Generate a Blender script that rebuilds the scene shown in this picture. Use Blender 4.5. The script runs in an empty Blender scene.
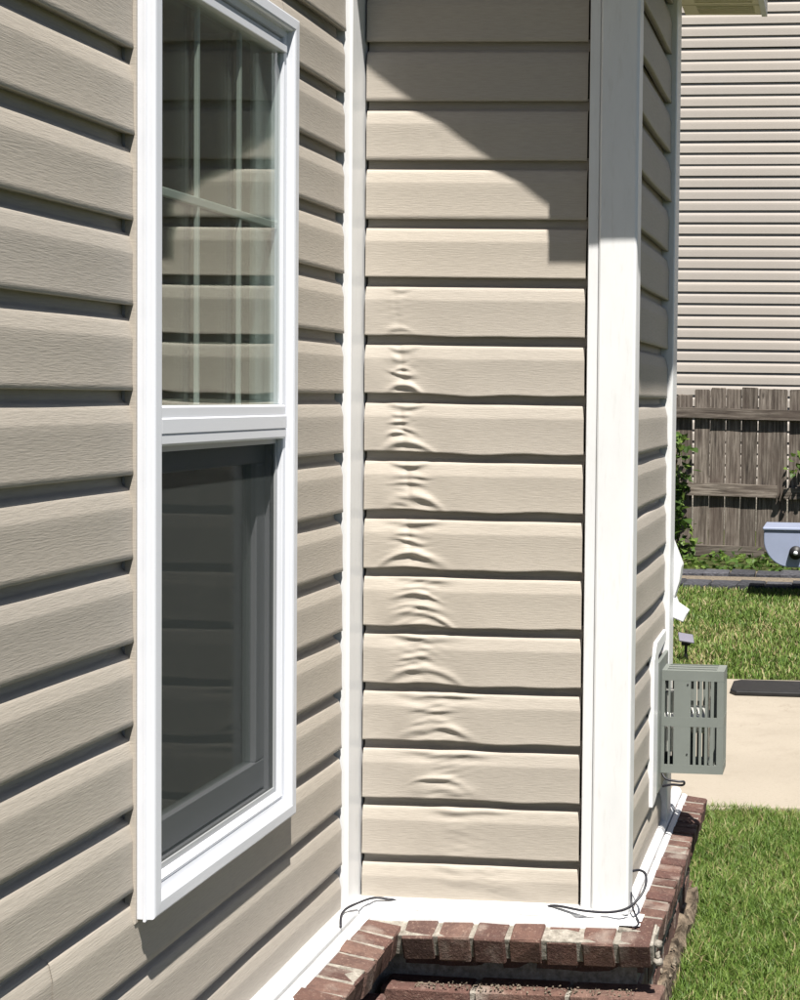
import bpy, bmesh, math, random
import numpy as np
from mathutils import Vector, Matrix
R = math.radians
random.seed(7)
rng = np.random.default_rng(11)
scene = bpy.context.scene
col = scene.collection

# ------------------------------------------------------------------ camera
cd = bpy.data.cameras.new('camera')
cam = bpy.data.objects.new('camera', cd)
col.objects.link(cam)
scene.camera = cam
yaw, pitch, roll = .0717, .0374, .0155
f = Vector((-math.sin(yaw), math.cos(yaw), 0)); r = Vector((math.cos(yaw), math.sin(yaw), 0)); u = Vector((0, 0, 1))
f, u = f*math.cos(pitch) - u*math.sin(pitch), u*math.cos(pitch) + f*math.sin(pitch)
r, u = r*math.cos(roll) + u*math.sin(roll), u*math.cos(roll) - r*math.sin(roll)
m = Matrix((r, u, -f)).transposed().to_4x4()
m.translation = Vector((1.0708, -3.2129, -.1258))
cam.matrix_world = m
cd.sensor_fit = 'VERTICAL'; cd.sensor_height = 36; cd.sensor_width = 36
cd.lens = 54
cd.shift_x = -.3395; cd.shift_y = -.045
cd.clip_start = .05; cd.clip_end = 500
scene.render.resolution_x, scene.render.resolution_y = 819, 1024

# ------------------------------------------------------------------ light
S = Vector((.56, -1.0, 2.1)).normalized()          # towards the sun
w = bpy.data.worlds.new('World'); scene.world = w; w.use_nodes = True
nt = w.node_tree
bg = nt.nodes['Background']
sky = nt.nodes.new('ShaderNodeTexSky'); sky.sky_type = 'NISHITA'; sky.sun_disc = False; sky.air_density = .45; sky.dust_density = .6
sky.sun_elevation = math.asin(S.z); sky.sun_rotation = math.atan2(S.x, S.y)
nt.links.new(sky.outputs[0], bg.inputs[0]); bg.inputs[1].default_value = .05
sd = bpy.data.lights.new('sun', 'SUN'); sun = bpy.data.objects.new('sun', sd); col.objects.link(sun)
sd.energy = 5.0; sd.angle = R(.55); sd.color = (1, .955, .885)
sun.rotation_euler = (-S).to_track_quat('-Z', 'Y').to_euler(); sun.location = S*30
vs = scene.view_settings
vs.view_transform = 'Standard'; vs.look = 'None'; vs.gamma = 1; vs.exposure = 1.05; vs.use_curve_mapping = False

# ------------------------------------------------------------------ materials
class NT:
    def __init__(s, name, rough=.5, spec=.5):
        s.m = bpy.data.materials.new(name); s.m.use_nodes = True
        s.t = s.m.node_tree; s.b = s.t.nodes['Principled BSDF']
        s.b.inputs['Roughness'].default_value = rough
        s.b.inputs['Specular IOR Level'].default_value = spec
        s.tc = s.t.nodes.new('ShaderNodeTexCoord')
    def link(s, a, b): s.t.links.new(a, b)
    def n(s, k, **kw):
        x = s.t.nodes.new(k)
        for a, b in kw.items(): setattr(x, a, b)
        return x
    def noise(s, scale, vec=(1, 1, 1), detail=4, rough=.55, coord='Object', add=None):
        mp = s.n('ShaderNodeMapping'); mp.inputs['Scale'].default_value = vec
        s.link(s.tc.outputs[coord], mp.inputs[0])
        if add is not None: s.link(add, mp.inputs['Location'])
        x = s.n('ShaderNodeTexNoise'); x.inputs['Scale'].default_value = scale
        x.inputs['Detail'].default_value = detail; x.inputs['Roughness'].default_value = rough
        s.link(mp.outputs[0], x.inputs['Vector']); return x.outputs['Fac']
    def ramp(s, fac, stops):
        x = s.n('ShaderNodeValToRGB'); e = x.color_ramp.elements
        while len(e) < len(stops): e.new(.5)
        for q, (p, c) in zip(e, stops):
            q.position = p; q.color = (*c, 1) if len(c) == 3 else c
        s.link(fac, x.inputs[0]); return x.outputs[0]
    def mix(s, fac, a, b, mode='MIX'):
        x = s.n('ShaderNodeMix', data_type='RGBA', blend_type=mode)
        if isinstance(fac, (int, float)): x.inputs[0].default_value = fac
        else: s.link(fac, x.inputs[0])
        for i, v in ((6, a), (7, b)):
            if isinstance(v, tuple): x.inputs[i].default_value = (*v, 1)
            else: s.link(v, x.inputs[i])
        return x.outputs[2]
    def color(s, c):
        if isinstance(c, tuple): s.b.inputs['Base Color'].default_value = (*c, 1)
        else: s.link(c, s.b.inputs['Base Color'])
    def bump(s, h, dist, strength=1, prev=None):
        x = s.n('ShaderNodeBump'); x.inputs['Distance'].default_value = dist; x.inputs['Strength'].default_value = strength
        s.link(h, x.inputs['Height'])
        if prev is not None: s.link(prev, x.inputs['Normal'])
        s.link(x.outputs[0], s.b.inputs['Normal']); return x.outputs[0]
    def rnd(s): return s.n('ShaderNodeObjectInfo').outputs['Random']

def siding_material(name, c1, c2, grain=.00055):
    q = NT(name, .55, .3)
    big = q.noise(1.6, detail=5)
    fine = q.noise(1, (34, 34, 420), 3, .6)
    base = q.ramp(big, [(.3, c1), (.7, c2)])
    base = q.mix(.06, base, q.ramp(fine, [(.35, (.15, .14, .12)), (.6, (.75, .70, .62))]), 'MIX')
    rr = q.ramp(q.rnd(), [(0, (.96, .96, .96)), (1, (1.03, 1.02, 1.0))])
    q.color(q.mix(1, base, rr, 'MULTIPLY'))
    p = q.bump(fine, grain)
    q.bump(q.noise(9, (1, 1, .5), 2), .0008, 1, p)
    return q.m

def plain(name, c, rough=.5, spec=.4, var=.08, scale=6, bump=0, bscale=80, metal=0):
    q = NT(name, rough, spec)
    q.b.inputs['Metallic'].default_value = metal
    d = tuple(max(0, x*(1-var)) for x in c); e = tuple(min(1, x*(1+var)) for x in c)
    q.color(q.ramp(q.noise(scale, detail=6), [(.3, d), (.7, e)]))
    if bump: q.bump(q.noise(bscale, detail=4), bump)
    return q.m

M = {}
M['siding'] = siding_material('tan_vinyl_siding', (.335, .303, .264), (.364, .330, .288))
M['far_siding'] = siding_material('far_vinyl_siding', (.33, .300, .270), (.385, .35, .318))
def white_vinyl(name, dirt):
    q = NT(name, .38, .45)
    n1 = q.noise(7, (1, 1, .35), 6, .65); n2 = q.noise(120, (1, 1, .15), 3)
    c = q.ramp(n1, [(.25, (.59, .595, .60)), (.55, (.66, .665, .67))])
    q.color(q.mix(q.ramp(n2, [(.57, (0, 0, 0)), (.8, (dirt,)*3)]), c, (.42, .40, .36)))
    q.bump(n1, .0006)
    return q.m
M['white'] = white_vinyl('white_vinyl_trim', .25)
M['window_white'] = plain('window_vinyl', (.585, .602, .645), .32, .5, .02, 5)
M['muntin'] = plain('grille_bar', (.55, .56, .55), .4, .4, .04)
M['flash'] = white_vinyl('white_base_flashing', .5)
M['caulk'] = plain('old_caulk', (.60, .59, .56), .6, .3, .15, 40, .002, 90)
M['sheath'] = plain('sheathing', (.05, .045, .04), .9, .1)
M['room'] = plain('room_wall', (.045, .05, .045), .9, .1)
M['soffit'] = plain('vinyl_soffit', (.68, .63, .48), .5, .3, .05)
M['shingle'] = plain('roof_shingle', (.09, .085, .08), .9, .2, .3, 40, .004, 60)
M['black'] = plain('black_rubber', (.012, .012, .013), .5, .4, .3, 20)
M['cable'] = plain('cable_jacket', (.018, .018, .024), .45, .45, .2, 30)
M['vent'] = plain('sage_grey_metal', (.16, .175, .16), .5, .4, .06, 14)
M['vent_in'] = plain('vent_inner_metal', (.55, .55, .52), .35, .5, .1, 20, 0, 80, .6)
M['steel_blue'] = plain('pale_blue_steel', (.25, .285, .39), .35, .5, .06, 7)
M['panel'] = plain('solar_panel_grey', (.16, .155, .19), .4, .4, .05)
M['footing'] = plain('stained_footing', (.125, .098, .072), .95, .1, .8, 34, .010, 90)
M['debris'] = plain('mortar_debris', (.15, .125, .095), .9, .2, .5, 60, .004, 90)

q = NT('brick', .85, .25)
rn = q.rnd()
add = q.n('ShaderNodeVectorMath', operation='SCALE'); add.inputs[0].default_value = (31, 17, 23)
q.link(rn, add.inputs['Scale'])
bn = q.noise(26, (1, 1, 1), 6, .7, add=add.outputs[0]); bf = q.noise(150, (1, 1, 1), 4, .7, add=add.outputs[0])
hue = q.ramp(rn, [(0, (.080, .043, .036)), (.35, (.132, .074, .058)), (.6, (.098, .050, .042)), (.8, (.165, .100, .079)), (1, (.064, .037, .033))])
c = q.mix(q.ramp(bn, [(.42, (0, 0, 0)), (.62, (.6, .6, .6))]), hue, (.06, .034, .03))
c = q.mix(q.ramp(bf, [(.56, (0, 0, 0)), (.70, (.5, .5, .5))]), c, (.33, .24, .19))
c = q.mix(q.ramp(q.noise(9, add=add.outputs[0]), [(.54, (0, 0, 0)), (.72, (.6, .6, .6))]), c, (.35, .31, .27))
q.color(c); p = q.bump(bn, .006); q.bump(bf, .003, 1, p)
M['brick'] = q.m
q = NT('mortar', .9, .2)
n1 = q.noise(60, detail=6, rough=.7)
q.color(q.ramp(n1, [(.3, (.12, .108, .09)), (.5, (.24, .22, .19)), (.7, (.36, .335, .295))])); q.bump(n1, .006)
M['mortar'] = q.m

q = NT('weathered_wood', .85, .2)
rn = q.rnd()
add = q.n('ShaderNodeVectorMath', operation='SCALE'); add.inputs[0].default_value = (41, 13, 57)
q.link(rn, add.inputs['Scale'])
g1 = q.noise(1, (55, 55, 3.2), 6, .7, add=add.outputs[0]); g2 = q.noise(1, (7, 7, 1.4), 4, .6, add=add.outputs[0])
c = q.ramp(g1, [(.30, (.025, .021, .019)), (.48, (.125, .108, .092)), (.66, (.28, .25, .22))])
c = q.mix(q.ramp(g2, [(.45, (0, 0, 0)), (.68, (.75, .75, .75))]), c, (.085, .066, .056))
vo = q.n('ShaderNodeTexVoronoi'); vo.inputs['Scale'].default_value = 1
mp = q.n('ShaderNodeMapping'); mp.inputs['Scale'].default_value = (6, 1, 2.6)
q.link(q.tc.outputs['Object'], mp.inputs[0]); q.link(add.outputs[0], mp.inputs['Location']); q.link(mp.outputs[0], vo.inputs['Vector'])
c = q.mix(q.ramp(vo.outputs['Distance'], [(.05, (.9, .9, .9)), (.12, (0, 0, 0))]), c, (.02, .016, .014))
tone = q.ramp(rn, [(0, (.60, .585, .565)), (.5, (.86, .84, .82)), (1, (1.05, 1.03, 1.0))])
q.color(q.mix(1, c, tone, 'MULTIPLY')); q.bump(g1, .004)
M['wood'] = q.m
def turned_wood():
    mm = M['wood'].copy(); mm.name = 'weathered_rail_wood'
    for nd in mm.node_tree.nodes:
        if nd.type == 'MAPPING':
            v = nd.inputs['Scale'].default_value; nd.inputs['Scale'].default_value = (v[2], v[1], v[0])
    return mm
M['rail'] = turned_wood()

q = NT('concrete', .85, .2)
n1 = q.noise(1.3, detail=6); n2 = q.noise(70, detail=4)
c = q.ramp(n1, [(.3, (.275, .242, .196)), (.7, (.325, .287, .235))])
c = q.mix(q.ramp(q.noise(5, detail=7, rough=.7), [(.5, (0, 0, 0)), (.75, (.5, .5, .5))]), c, (.22, .19, .15))
c = q.mix(q.ramp(n2, [(.55, (0, 0, 0)), (.75, (.35, .35, .35))]), c, (.25, .22, .175))
cr = q.n('ShaderNodeTexVoronoi', feature='DISTANCE_TO_EDGE'); cr.inputs['Scale'].default_value = .55
wn = q.noise(3, detail=5)
vm = q.n('ShaderNodeVectorMath', operation='ADD'); q.link(q.tc.outputs['Object'], vm.inputs[0])
cm = q.n('ShaderNodeCombineXYZ'); q.link(wn, cm.inputs[0]); q.link(wn, cm.inputs[1]); q.link(cm.outputs[0], vm.inputs[1]); q.link(vm.outputs[0], cr.inputs['Vector'])
c = q.mix(q.ramp(cr.outputs['Distance'], [(.0, (.35, .35, .35)), (.004, (0, 0, 0))]), c, (.16, .13, .1))
q.color(c); q.bump(n2, .002)
M['concrete'] = q.m
q = NT('soil_and_thatch', .95, .1)
n1 = q.noise(14, detail=8, rough=.7)
q.color(q.ramp(n1, [(.3, (.022, .026, .010)), (.5, (.045, .055, .018)), (.7, (.10, .085, .04))])); q.bump(n1, .02)
M['soil'] = q.m
q = NT('slate_block', .8, .3)
n1 = q.noise(30, detail=6)
c = q.ramp(n1, [(.3, (.022, .023, .028)), (.7, (.062, .064, .075))])
q.color(q.mix(1, c, q.ramp(q.rnd(), [(0, (.7, .7, .7)), (1, (1.6, 1.55, 1.5))]), 'MULTIPLY')); q.bump(n1, .01)
M['slate'] = q.m

def leafy(name, stops, trans=.35):
    q = NT(name, .5, .3)
    at = q.n('ShaderNodeAttribute', attribute_name='tint')
    big = q.noise(2.3, detail=3)
    mx = q.n('ShaderNodeMath', operation='ADD'); q.link(at.outputs['Fac'], mx.inputs[0])
    sb = q.n('ShaderNodeMath', operation='MULTIPLY_ADD'); q.link(big, sb.inputs[0]); sb.inputs[1].default_value = 1.0; sb.inputs[2].default_value = -.5
    q.link(sb.outputs[0], mx.inputs[1])
    c = q.ramp(mx.outputs[0], stops)
    q.color(c)
    tr = q.n('ShaderNodeBsdfTranslucent'); q.link(c, tr.inputs[0])
    ms = q.n('ShaderNodeMixShader'); ms.inputs[0].default_value = trans
    out = q.t.nodes['Material Output']
    q.link(q.b.outputs[0], ms.inputs[1]); q.link(tr.outputs[0], ms.inputs[2]); q.link(ms.outputs[0], out.inputs[0])
    return q.m
M['grass'] = leafy('grass_blades', [(.0, (.055, .105, .018)), (.35, (.115, .195, .034)), (.65, (.195, .275, .065)), (.85, (.30, .29, .115)), (1, (.42, .34, .19))])
M['leaf'] = leafy('vine_leaves', [(.0, (.03, .06, .012)), (.5, (.07, .13, .025)), (1, (.16, .23, .05))])
M['stem'] = plain('stem', (.09, .07, .04), .9, .1)

# glass: thin pane, Fresnel reflection over clear transmission (both faces)
def glass(name, tint):
    q = NT(name); t = q.t
    geo = q.n('ShaderNodeNewGeometry')
    ior = q.n('ShaderNodeMapRange'); q.link(geo.outputs['Backfacing'], ior.inputs[0])
    ior.inputs[3].default_value = 2.4; ior.inputs[4].default_value = 1/2.4
    fr = q.n('ShaderNodeFresnel'); q.link(ior.outputs[0], fr.inputs[0])
    gl = q.n('ShaderNodeBsdfGlossy'); gl.inputs['Roughness'].default_value = .0
    tp = q.n('ShaderNodeBsdfTransparent'); tp.inputs[0].default_value = (*tint, 1)
    ms = q.n('ShaderNodeMixShader'); q.link(fr.outputs[0], ms.inputs[0]); q.link(tp.outputs[0], ms.inputs[1]); q.link(gl.outputs[0], ms.inputs[2])
    q.link(ms.outputs[0], t.nodes['Material Output'].inputs[0]); return q.m
M['glass'] = glass('window_glass', (.90, .94, .91))
# woven insect screen: open mesh lets part of the light through
q = NT('insect_screen')
df = q.n('ShaderNodeBsdfDiffuse'); df.inputs[0].default_value = (.056, .063, .061, 1)
tp = q.n('ShaderNodeBsdfTransparent')
ms = q.n('ShaderNodeMixShader'); ms.inputs[0].default_value = .46
q.link(tp.outputs[0], ms.inputs[1]); q.link(df.outputs[0], ms.inputs[2]); q.link(ms.outputs[0], q.t.nodes['Material Output'].inputs[0])
M['screen'] = q.m
M['screen_frame'] = plain('screen_frame', (.30, .31, .32), .4, .5, .05)

# ------------------------------------------------------------------ helpers
def mesh(name, v, fa, mat=None, smooth=False):
    me = bpy.data.meshes.new(name); me.from_pydata([tuple(p) for p in v], [], [tuple(x) for x in fa]); me.update()
    if mat: me.materials.append(M[mat])
    if smooth: me.polygons.foreach_set('use_smooth', [True]*len(me.polygons))
    return me
def obj(name, me, parent=None, loc=(0, 0, 0), rot=(0, 0, 0)):
    o = bpy.data.objects.new(name, me); col.objects.link(o); o.location = loc; o.rotation_euler = rot
    if parent: o.parent = parent
    return o
def tag(o, label=None, cat=None, group=None, kind=None):
    if label: o['label'] = label
    if cat: o['category'] = cat
    if group: o['group'] = group
    if kind: o['kind'] = kind
    return o
def empty(name, loc, parent=None):
    o = bpy.data.objects.new(name, None); col.objects.link(o); o.location = loc; o.empty_display_size = .1
    if parent: o.parent = parent
    return o
BOXF = [(0, 3, 2, 1), (4, 5, 6, 7), (0, 1, 5, 4), (1, 2, 6, 5), (2, 3, 7, 6), (3, 0, 4, 7)]
def boxv(a, b):
    (x0, y0, z0), (x1, y1, z1) = a, b
    return [(x0, y0, z0), (x1, y0, z0), (x1, y1, z0), (x0, y1, z0), (x0, y0, z1), (x1, y0, z1), (x1, y1, z1), (x0, y1, z1)]
def boxmesh(name, boxes, mat, bevel=0, seg=1, smooth=False):
    v, fa = [], []
    for a, b in boxes:
        n = len(v); v += boxv(a, b); fa += [tuple(i+n for i in q_) for q_ in BOXF]
    me = mesh(name, v, fa, mat)
    if bevel:
        bm = bmesh.new(); bm.from_mesh(me)
        bmesh.ops.bevel(bm, geom=bm.edges[:], offset=bevel, segments=seg, profile=.5, affect='EDGES', clamp_overlap=True)
        bm.to_mesh(me); bm.free()
    if smooth: me.polygons.foreach_set('use_smooth', [True]*len(me.polygons))
    return me
def box(name, a, b, mat, parent=None, bevel=0, seg=1):
    return obj(name, boxmesh(name, [(a, b)], mat, bevel, seg), parent)
def prism(name, poly, axis, a, b, mat, bevel=0):
    # poly in the two remaining axes (in XYZ order), extruded along axis from a to b
    n = len(poly); v = []
    for t in (a, b):
        for p in poly:
            p = list(p); p.insert('XYZ'.index(axis), t); v.append(tuple(p))
    fa = [tuple(range(n)), tuple(range(2*n-1, n-1, -1))] + [((i+1) % n, i, n+i, n+(i+1) % n) for i in range(n)]
    me = mesh(name, v, fa, mat)
    bm = bmesh.new(); bm.from_mesh(me); bmesh.ops.recalc_face_normals(bm, faces=bm.faces[:])
    if bevel: bmesh.ops.bevel(bm, geom=bm.edges[:], offset=bevel, segments=2, profile=.5, affect='EDGES', clamp_overlap=True)
    bm.to_mesh(me); bm.free(); return me
def tube(name, pts, rad, mat, n=10, res=6):
    P = [Vector(p) for p in pts]; out = []
    for i in range(len(P)-1):
        a, b, c_, d = P[max(i-1, 0)], P[i], P[i+1], P[min(i+2, len(P)-1)]
        for k in range(res):
            t = k/res
            out.append(.5*((2*b)+(c_-a)*t+(2*a-5*b+4*c_-d)*t*t+(3*b-a-3*c_+d)*t**3))
    out.append(P[-1]); v, fa = [], []
    for i, p in enumerate(out):
        d = (out[min(i+1, len(out)-1)]-out[max(i-1, 0)]).normalized()
        s = d.cross(Vector((0.13, .21, 1))).normalized(); w_ = d.cross(s)
        rr = rad[i*len(rad)//len(out)] if isinstance(rad, (list, tuple)) else rad
        for k in range(n):
            a = 2*math.pi*k/n; v.append(p+(s*math.cos(a)+w_*math.sin(a))*rr)
    for i in range(len(out)-1):
        for k in range(n): fa.append((i*n+k, i*n+(k+1) % n, (i+1)*n+(k+1) % n, (i+1)*n+k))
    fa += [tuple(range(n-1, -1, -1)), tuple((len(out)-1)*n+k for k in range(n))]
    return mesh(name, v, fa, mat, True)

# ------------------------------------------------------------------ setting
GZ = -1.576
gx = np.linspace(-60, 60, 5); v = []; fa = []
ground = obj('ground', mesh('ground', [(-80, -60, GZ), (80, -60, GZ), (80, 90, GZ), (-80, 90, GZ)], [(0, 1, 2, 3)], 'soil'))
tag(ground, kind='structure')
# concrete pad, slightly raised, worn edge
ed = [(-1.2, 1.97), (.3, 1.955), (.62, 1.95), (.8, 1.985), (1.0, 2.02), (1.6, 2.0), (3, 2.05), (7, 2.1), (7, 4.40), (3, 4.41), (1, 4.39), (.4, 4.37), (-1.2, 4.36)]
pad = obj('concrete_path', prism('concrete_path', ed, 'Z', GZ-.05, GZ+.022, 'concrete', .006)); tag(pad, kind='structure')

# ------------------------------------------------------------------ house
C = .127
house = empty('house', (0, 0, GZ))
tag(house, 'tan vinyl-sided house with white trim, brick ledge and warped siding strip', 'house')
HL = -Vector((0, 0, GZ))      # children carry world coordinates
def hpart(name, me_or_none):
    o = bpy.data.objects.new(name, me_or_none); col.objects.link(o); o.parent = house; o.location = (0, 0, -GZ); return o
def hsub(name, me, part):
    o = bpy.data.objects.new(name, me); col.objects.link(o); o.parent = part; return o

PROF = [(.006, -.0160), (.0010, -.0150), (0, -.0012), (.0012, 0), (.010, -.0006), (.022, -.0011), (.036, -.0014), (.050, -.0015), (.064, -.0013), (.0770, -.0011),
        (.0790, -.0013), (.0810, -.0017), (.086, -.0028), (.096, -.0050), (.101, -.0062), (.1065, -.0090), (.109, -.0160), (.114, -.0200), (.128, -.0203), (.135, -.0204)]
PZ = np.array([p[0] for p in PROF]); PO = np.array([p[1] for p in PROF])
def dense_profile():
    t = [PZ[0], PZ[1], PZ[2], PZ[3]]; o = [PO[0], PO[1], PO[2], PO[3]]
    zz = np.linspace(.004, .128, 63)
    for z in zz: t.append(z); o.append(np.interp(z, PZ[3:], PO[3:]))
    t.append(.135); o.append(-.0204); return np.array(t), np.array(o)
DZ, DO = dense_profile()
def plank(wall, a, b, k, step=.05, clip=None, disp=None, proud=0, seed=0, bend=.0004):
    pz, po = (DZ, DO) if disp else (PZ, PO)
    if clip is not None:
        zz = np.concatenate([[clip], pz[pz > clip]]); po = np.interp(zz, pz[3:], po[3:]); pz = zz
    n = max(2, int(abs(b-a)/step)+1)
    s = np.linspace(a, b, n); SS, ZZ = np.meshgrid(s, pz); OO = np.repeat(po[:, None], n, 1) + proud
    rs = np.random.default_rng(seed+1000)
    ph = rs.uniform(0, 6.28, 4); wv = sum(np.sin(SS*fq+p_) for fq, p_ in zip((2.1, 4.7, 8.3, 13), ph))
    OO = OO + bend*wv*np.clip(1-ZZ/.127, 0, 1)
    ZW = k*C + ZZ + .0006*np.sin(SS*1.7+ph[0])*np.clip(1-ZZ/.1, 0, 1)
    if disp:
        do, dz = disp(SS, ZZ); OO = OO+do; ZW = ZW+dz
    if wall == 'left': V = np.stack([OO, SS, ZW], -1)
    elif wall == 'front': V = np.stack([SS, -OO, ZW], -1)
    else: V = np.stack([WX+OO, SS, ZW], -1)
    rws = len(pz); idx = np.arange(rws*n).reshape(rws, n)
    q_ = np.stack([idx[:-1, :-1], idx[:-1, 1:], idx[1:, 1:], idx[1:, :-1]], -1).reshape(-1, 4)
    return mesh('siding_plank', V.reshape(-1, 3).tolist(), q_.tolist(), 'siding', True)
WX = .602
BASE = -1.236
Y0, Y1, Z0, Z1 = -1.022, -.430, -.934, .572      # window outer edges

# --- left wall
lw = hpart('left_wall', boxmesh('left_wall', [((-.16, -5.2, -1.30), (-.0225, Y0+.03, 2.0)), ((-.16, Y1-.03, -1.30), (-.0225, .1, 2.0)),
     ((-.16, Y0+.03, -1.30), (-.0225, Y1-.03, Z0+.03)), ((-.16, Y0+.03, Z1-.03), (-.0225, Y1-.03, 2.0))], 'sheath'))
TE = -.087
sd_ = 0
for k in range(-10, 16):
    sd_ += 1
    if -7 <= k <= 4:
        near = (-5.1, Y0-.003)
        hsub('siding_plank', plank('left', near[0], near[1], k, seed=sd_), lw)
        hsub('siding_plank', plank('left', Y1+.004, TE, k, seed=sd_+50), lw)
        if k == 4: hsub('siding_plank', plank('left', Y0-.003, Y1+.003, k, clip=.066, seed=sd_+50), lw)
    elif k in (-8, -9, -10):
        cut = -1.262 + (.0 if k != -9 else .004)
        hsub('siding_plank', plank('left', -5.1, cut+.02, k, seed=sd_), lw)
        hsub('siding_plank', plank('left', cut, TE, k, proud=.0014, seed=sd_+50), lw)
    else:
        hsub('siding_plank', plank('left', -5.1, TE, k, seed=sd_), lw)

# --- front wall of the bump-out with heat-warped planks
fw = hpart('front_wall', boxmesh('front_wall', [((-.02, .0225, -1.30), (.56, .12, 1.75))], 'sheath'))
# heat buckles, read off plank by plank: x from, x to, height above the butt edge, arch, fall to the right, thickness, height of the fold (mm)
WARP = {
 1: [(.10, .13, 20, 2, 0, 20, .3)],
 0: [(.066, .112, 22, 7, -6, 8, 4.2), (.072, .096, 95, 0, 0, 60, 1.4), (.070, .115, 142, -3, 4, 8, 2.4)],
 -1: [(.070, .136, 28, 16, 4, 9, 6.0), (.078, .132, 58, -2, 16, 7, 4.2), (.082, .118, 76, 5, -4, 6, 3.0), (.080, .112, 102, -5, 3, 7, 3.4), (.074, .135, 136, -10, -4, 9, 4.6)],
 -2: [(.066, .170, 30, 22, 6, 10, 6.2), (.068, .108, 58, 5, -6, 6, 3.6), (.092, .136, 66, 0, 14, 6, 3.4), (.076, .116, 92, 2, 3, 6, 3.4), (.076, .114, 114, -3, 2, 6, 3.0), (.070, .150, 142, -8, 5, 9, 5.6)],
 -3: [(.080, .176, 44, 20, 2, 13, 7.0), (.088, .142, 20, 3, 3, 8, 2.0), (.082, .146, 84, 2, 4, 7, 4.0), (.080, .152, 104, 1, -2, 7, 3.4), (.076, .152, 140, -7, 2, 9, 5.4)],
 -4: [(.070, .200, 44, 24, 12, 11, 7.0), (.086, .150, 82, -1, 14, 7, 4.2), (.082, .136, 106, 3, 2, 7, 3.4), (.066, .182, 142, -6, 4, 10, 5.8)],
 -5: [(.090, .200, 42, 16, 22, 10, 6.6), (.092, .186, 62, 7, 5, 8, 5.0), (.090, .184, 98, 9, 12, 8, 5.0), (.082, .160, 120, 4, -3, 6, 2.2), (.084, .200, 146, -4, 4, 9, 5.0)],
 -6: [(.096, .222, 46, 20, 14, 11, 6.4), (.108, .168, 84, 4, -4, 8, 4.4), (.098, .150, 64, 0, -9, 7, 2.6), (.078, .220, 144, -5, 6, 11, 6.0)],
 -7: [(.138, .262, 42, 16, 16, 11, 6.0), (.128, .200, 62, 4, -6, 8, 4.0), (.118, .206, 96, -2, 7, 8, 4.4), (.090, .262, 144, -4, 7, 10, 5.8)],
 -8: [(.150, .254, 64, 16, 26, 9, 5.0), (.134, .262, 30, 4, 2, 13, 3.0), (.120, .300, 142, -5, 5, 12, 6.2)],
 -9: [(.160, .310, 144, -3, 4, 12, 5.6), (.205, .262, 84, 0, 8, 22, 1.8)],
 -10: [(.22, .42, 96, 0, 26, 22, 3.4), (.17, .30, 140, -4, 8, 14, 3.0), (.28, .44, 60, 3, 10, 26, 2.0)],
}
def warp(k):
    rid = WARP[k]; U = .000713; rs = random.Random(k*13+5)
    cx = sum((a+b)/2 for a, b, *_ in rid)/len(rid); st = min(1, sum(q_[6] for q_ in rid)/18)
    ph = [(rs.uniform(40, 75), rs.uniform(0, 6.28), rs.uniform(30, 60), rs.uniform(0, 6.28)) for _ in rid]
    rip = [(rs.uniform(50, 150)*rs.choice((-1, 1)), rs.uniform(0, 6.28), rs.uniform(90, 190), rs.uniform(0, 6.28)) for _ in range(4)]
    def disp(Sx, Z):
        do = np.zeros_like(Sx); dz = np.zeros_like(Sx); X = Sx-cx
        for (a, b, h, ar, fall, th, am), (f1, p1, f2, p2) in zip(rid, ph):
            t = (Sx-(a+b)/2)/((b-a)/2)
            zc = (h-ar*t*t-fall*t*.5)*U + .0016*np.sin(Sx*f1+p1)
            env = np.exp(-np.abs(t+.18*np.sin(p2))**2.6)*(1+.30*np.sin(Sx*f2+p2))
            tt = th*U*(1+.3*t*np.sin(p1)); d = (Z-zc)/tt
            do += .80*am*.001*env*(np.exp(-d*d*.8)-.42*np.exp(-((d+1.6)**2)*.8))
        en2 = np.exp(-(X/(.030 if k > -4 else .048))**2)
        for f1, p1, f2, p2 in rip: do += st*.00042*en2*np.sin(Sx*f1+p1+Z*f2)*np.sin(Z*f2*1.7+p2)
        if k > -5: do -= st*.0022*np.exp(-((X+.004+.12*(Z-.06))/.0075)**2)*np.sin(np.clip(Z/.125, 0, 1)*3.14)
        mid = np.sin(np.clip(Z/.1, 0, 1)*3.14); g = np.exp(-(X/.05)**2); lo = np.clip(1-Z/.10, 0, 1)
        do += st*(.0034*np.exp(-((X+.062)/.036)**2)*mid - .0020*g*mid + .0012*np.exp(-((X-.10)/.05)**2)*mid)
        do += st*(.0020*g-.0012*np.exp(-((X-.09)/.05)**2))*lo
        dz += st*(.0034*np.exp(-((X-.005)/.045)**2) - .0026*np.exp(-((X-.15)/.09)**2) + .0012*np.sin(X*38+k))*lo**.5
        return do, dz
    return disp
for k in range(-10, 13):
    sd_ += 1
    if k in WARP: me = plank('front', .0165, .5015, k, step=.0028, disp=warp(k), seed=sd_, bend=.0003)
    else: me = plank('front', .0165, .5015, k, seed=sd_)
    hsub('siding_plank', me, fw)

# --- right wall
WE = .705
rw = hpart('side_wall', boxmesh('side_wall', [((.46, .12, -1.30), (WX-.0225, WE+.05, 1.0))], 'sheath'))
for k in range(-10, 8):
    sd_ += 1
    hsub('siding_plank', plank('right', .068, WE-.028, k, step=.012, seed=sd_, bend=.0009), rw)
bw = hpart('back_return_wall', boxmesh('back_return_wall', [((-6, WE+.051, -1.56), (.575, WE+.2, 2.0))], 'siding'))

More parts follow.
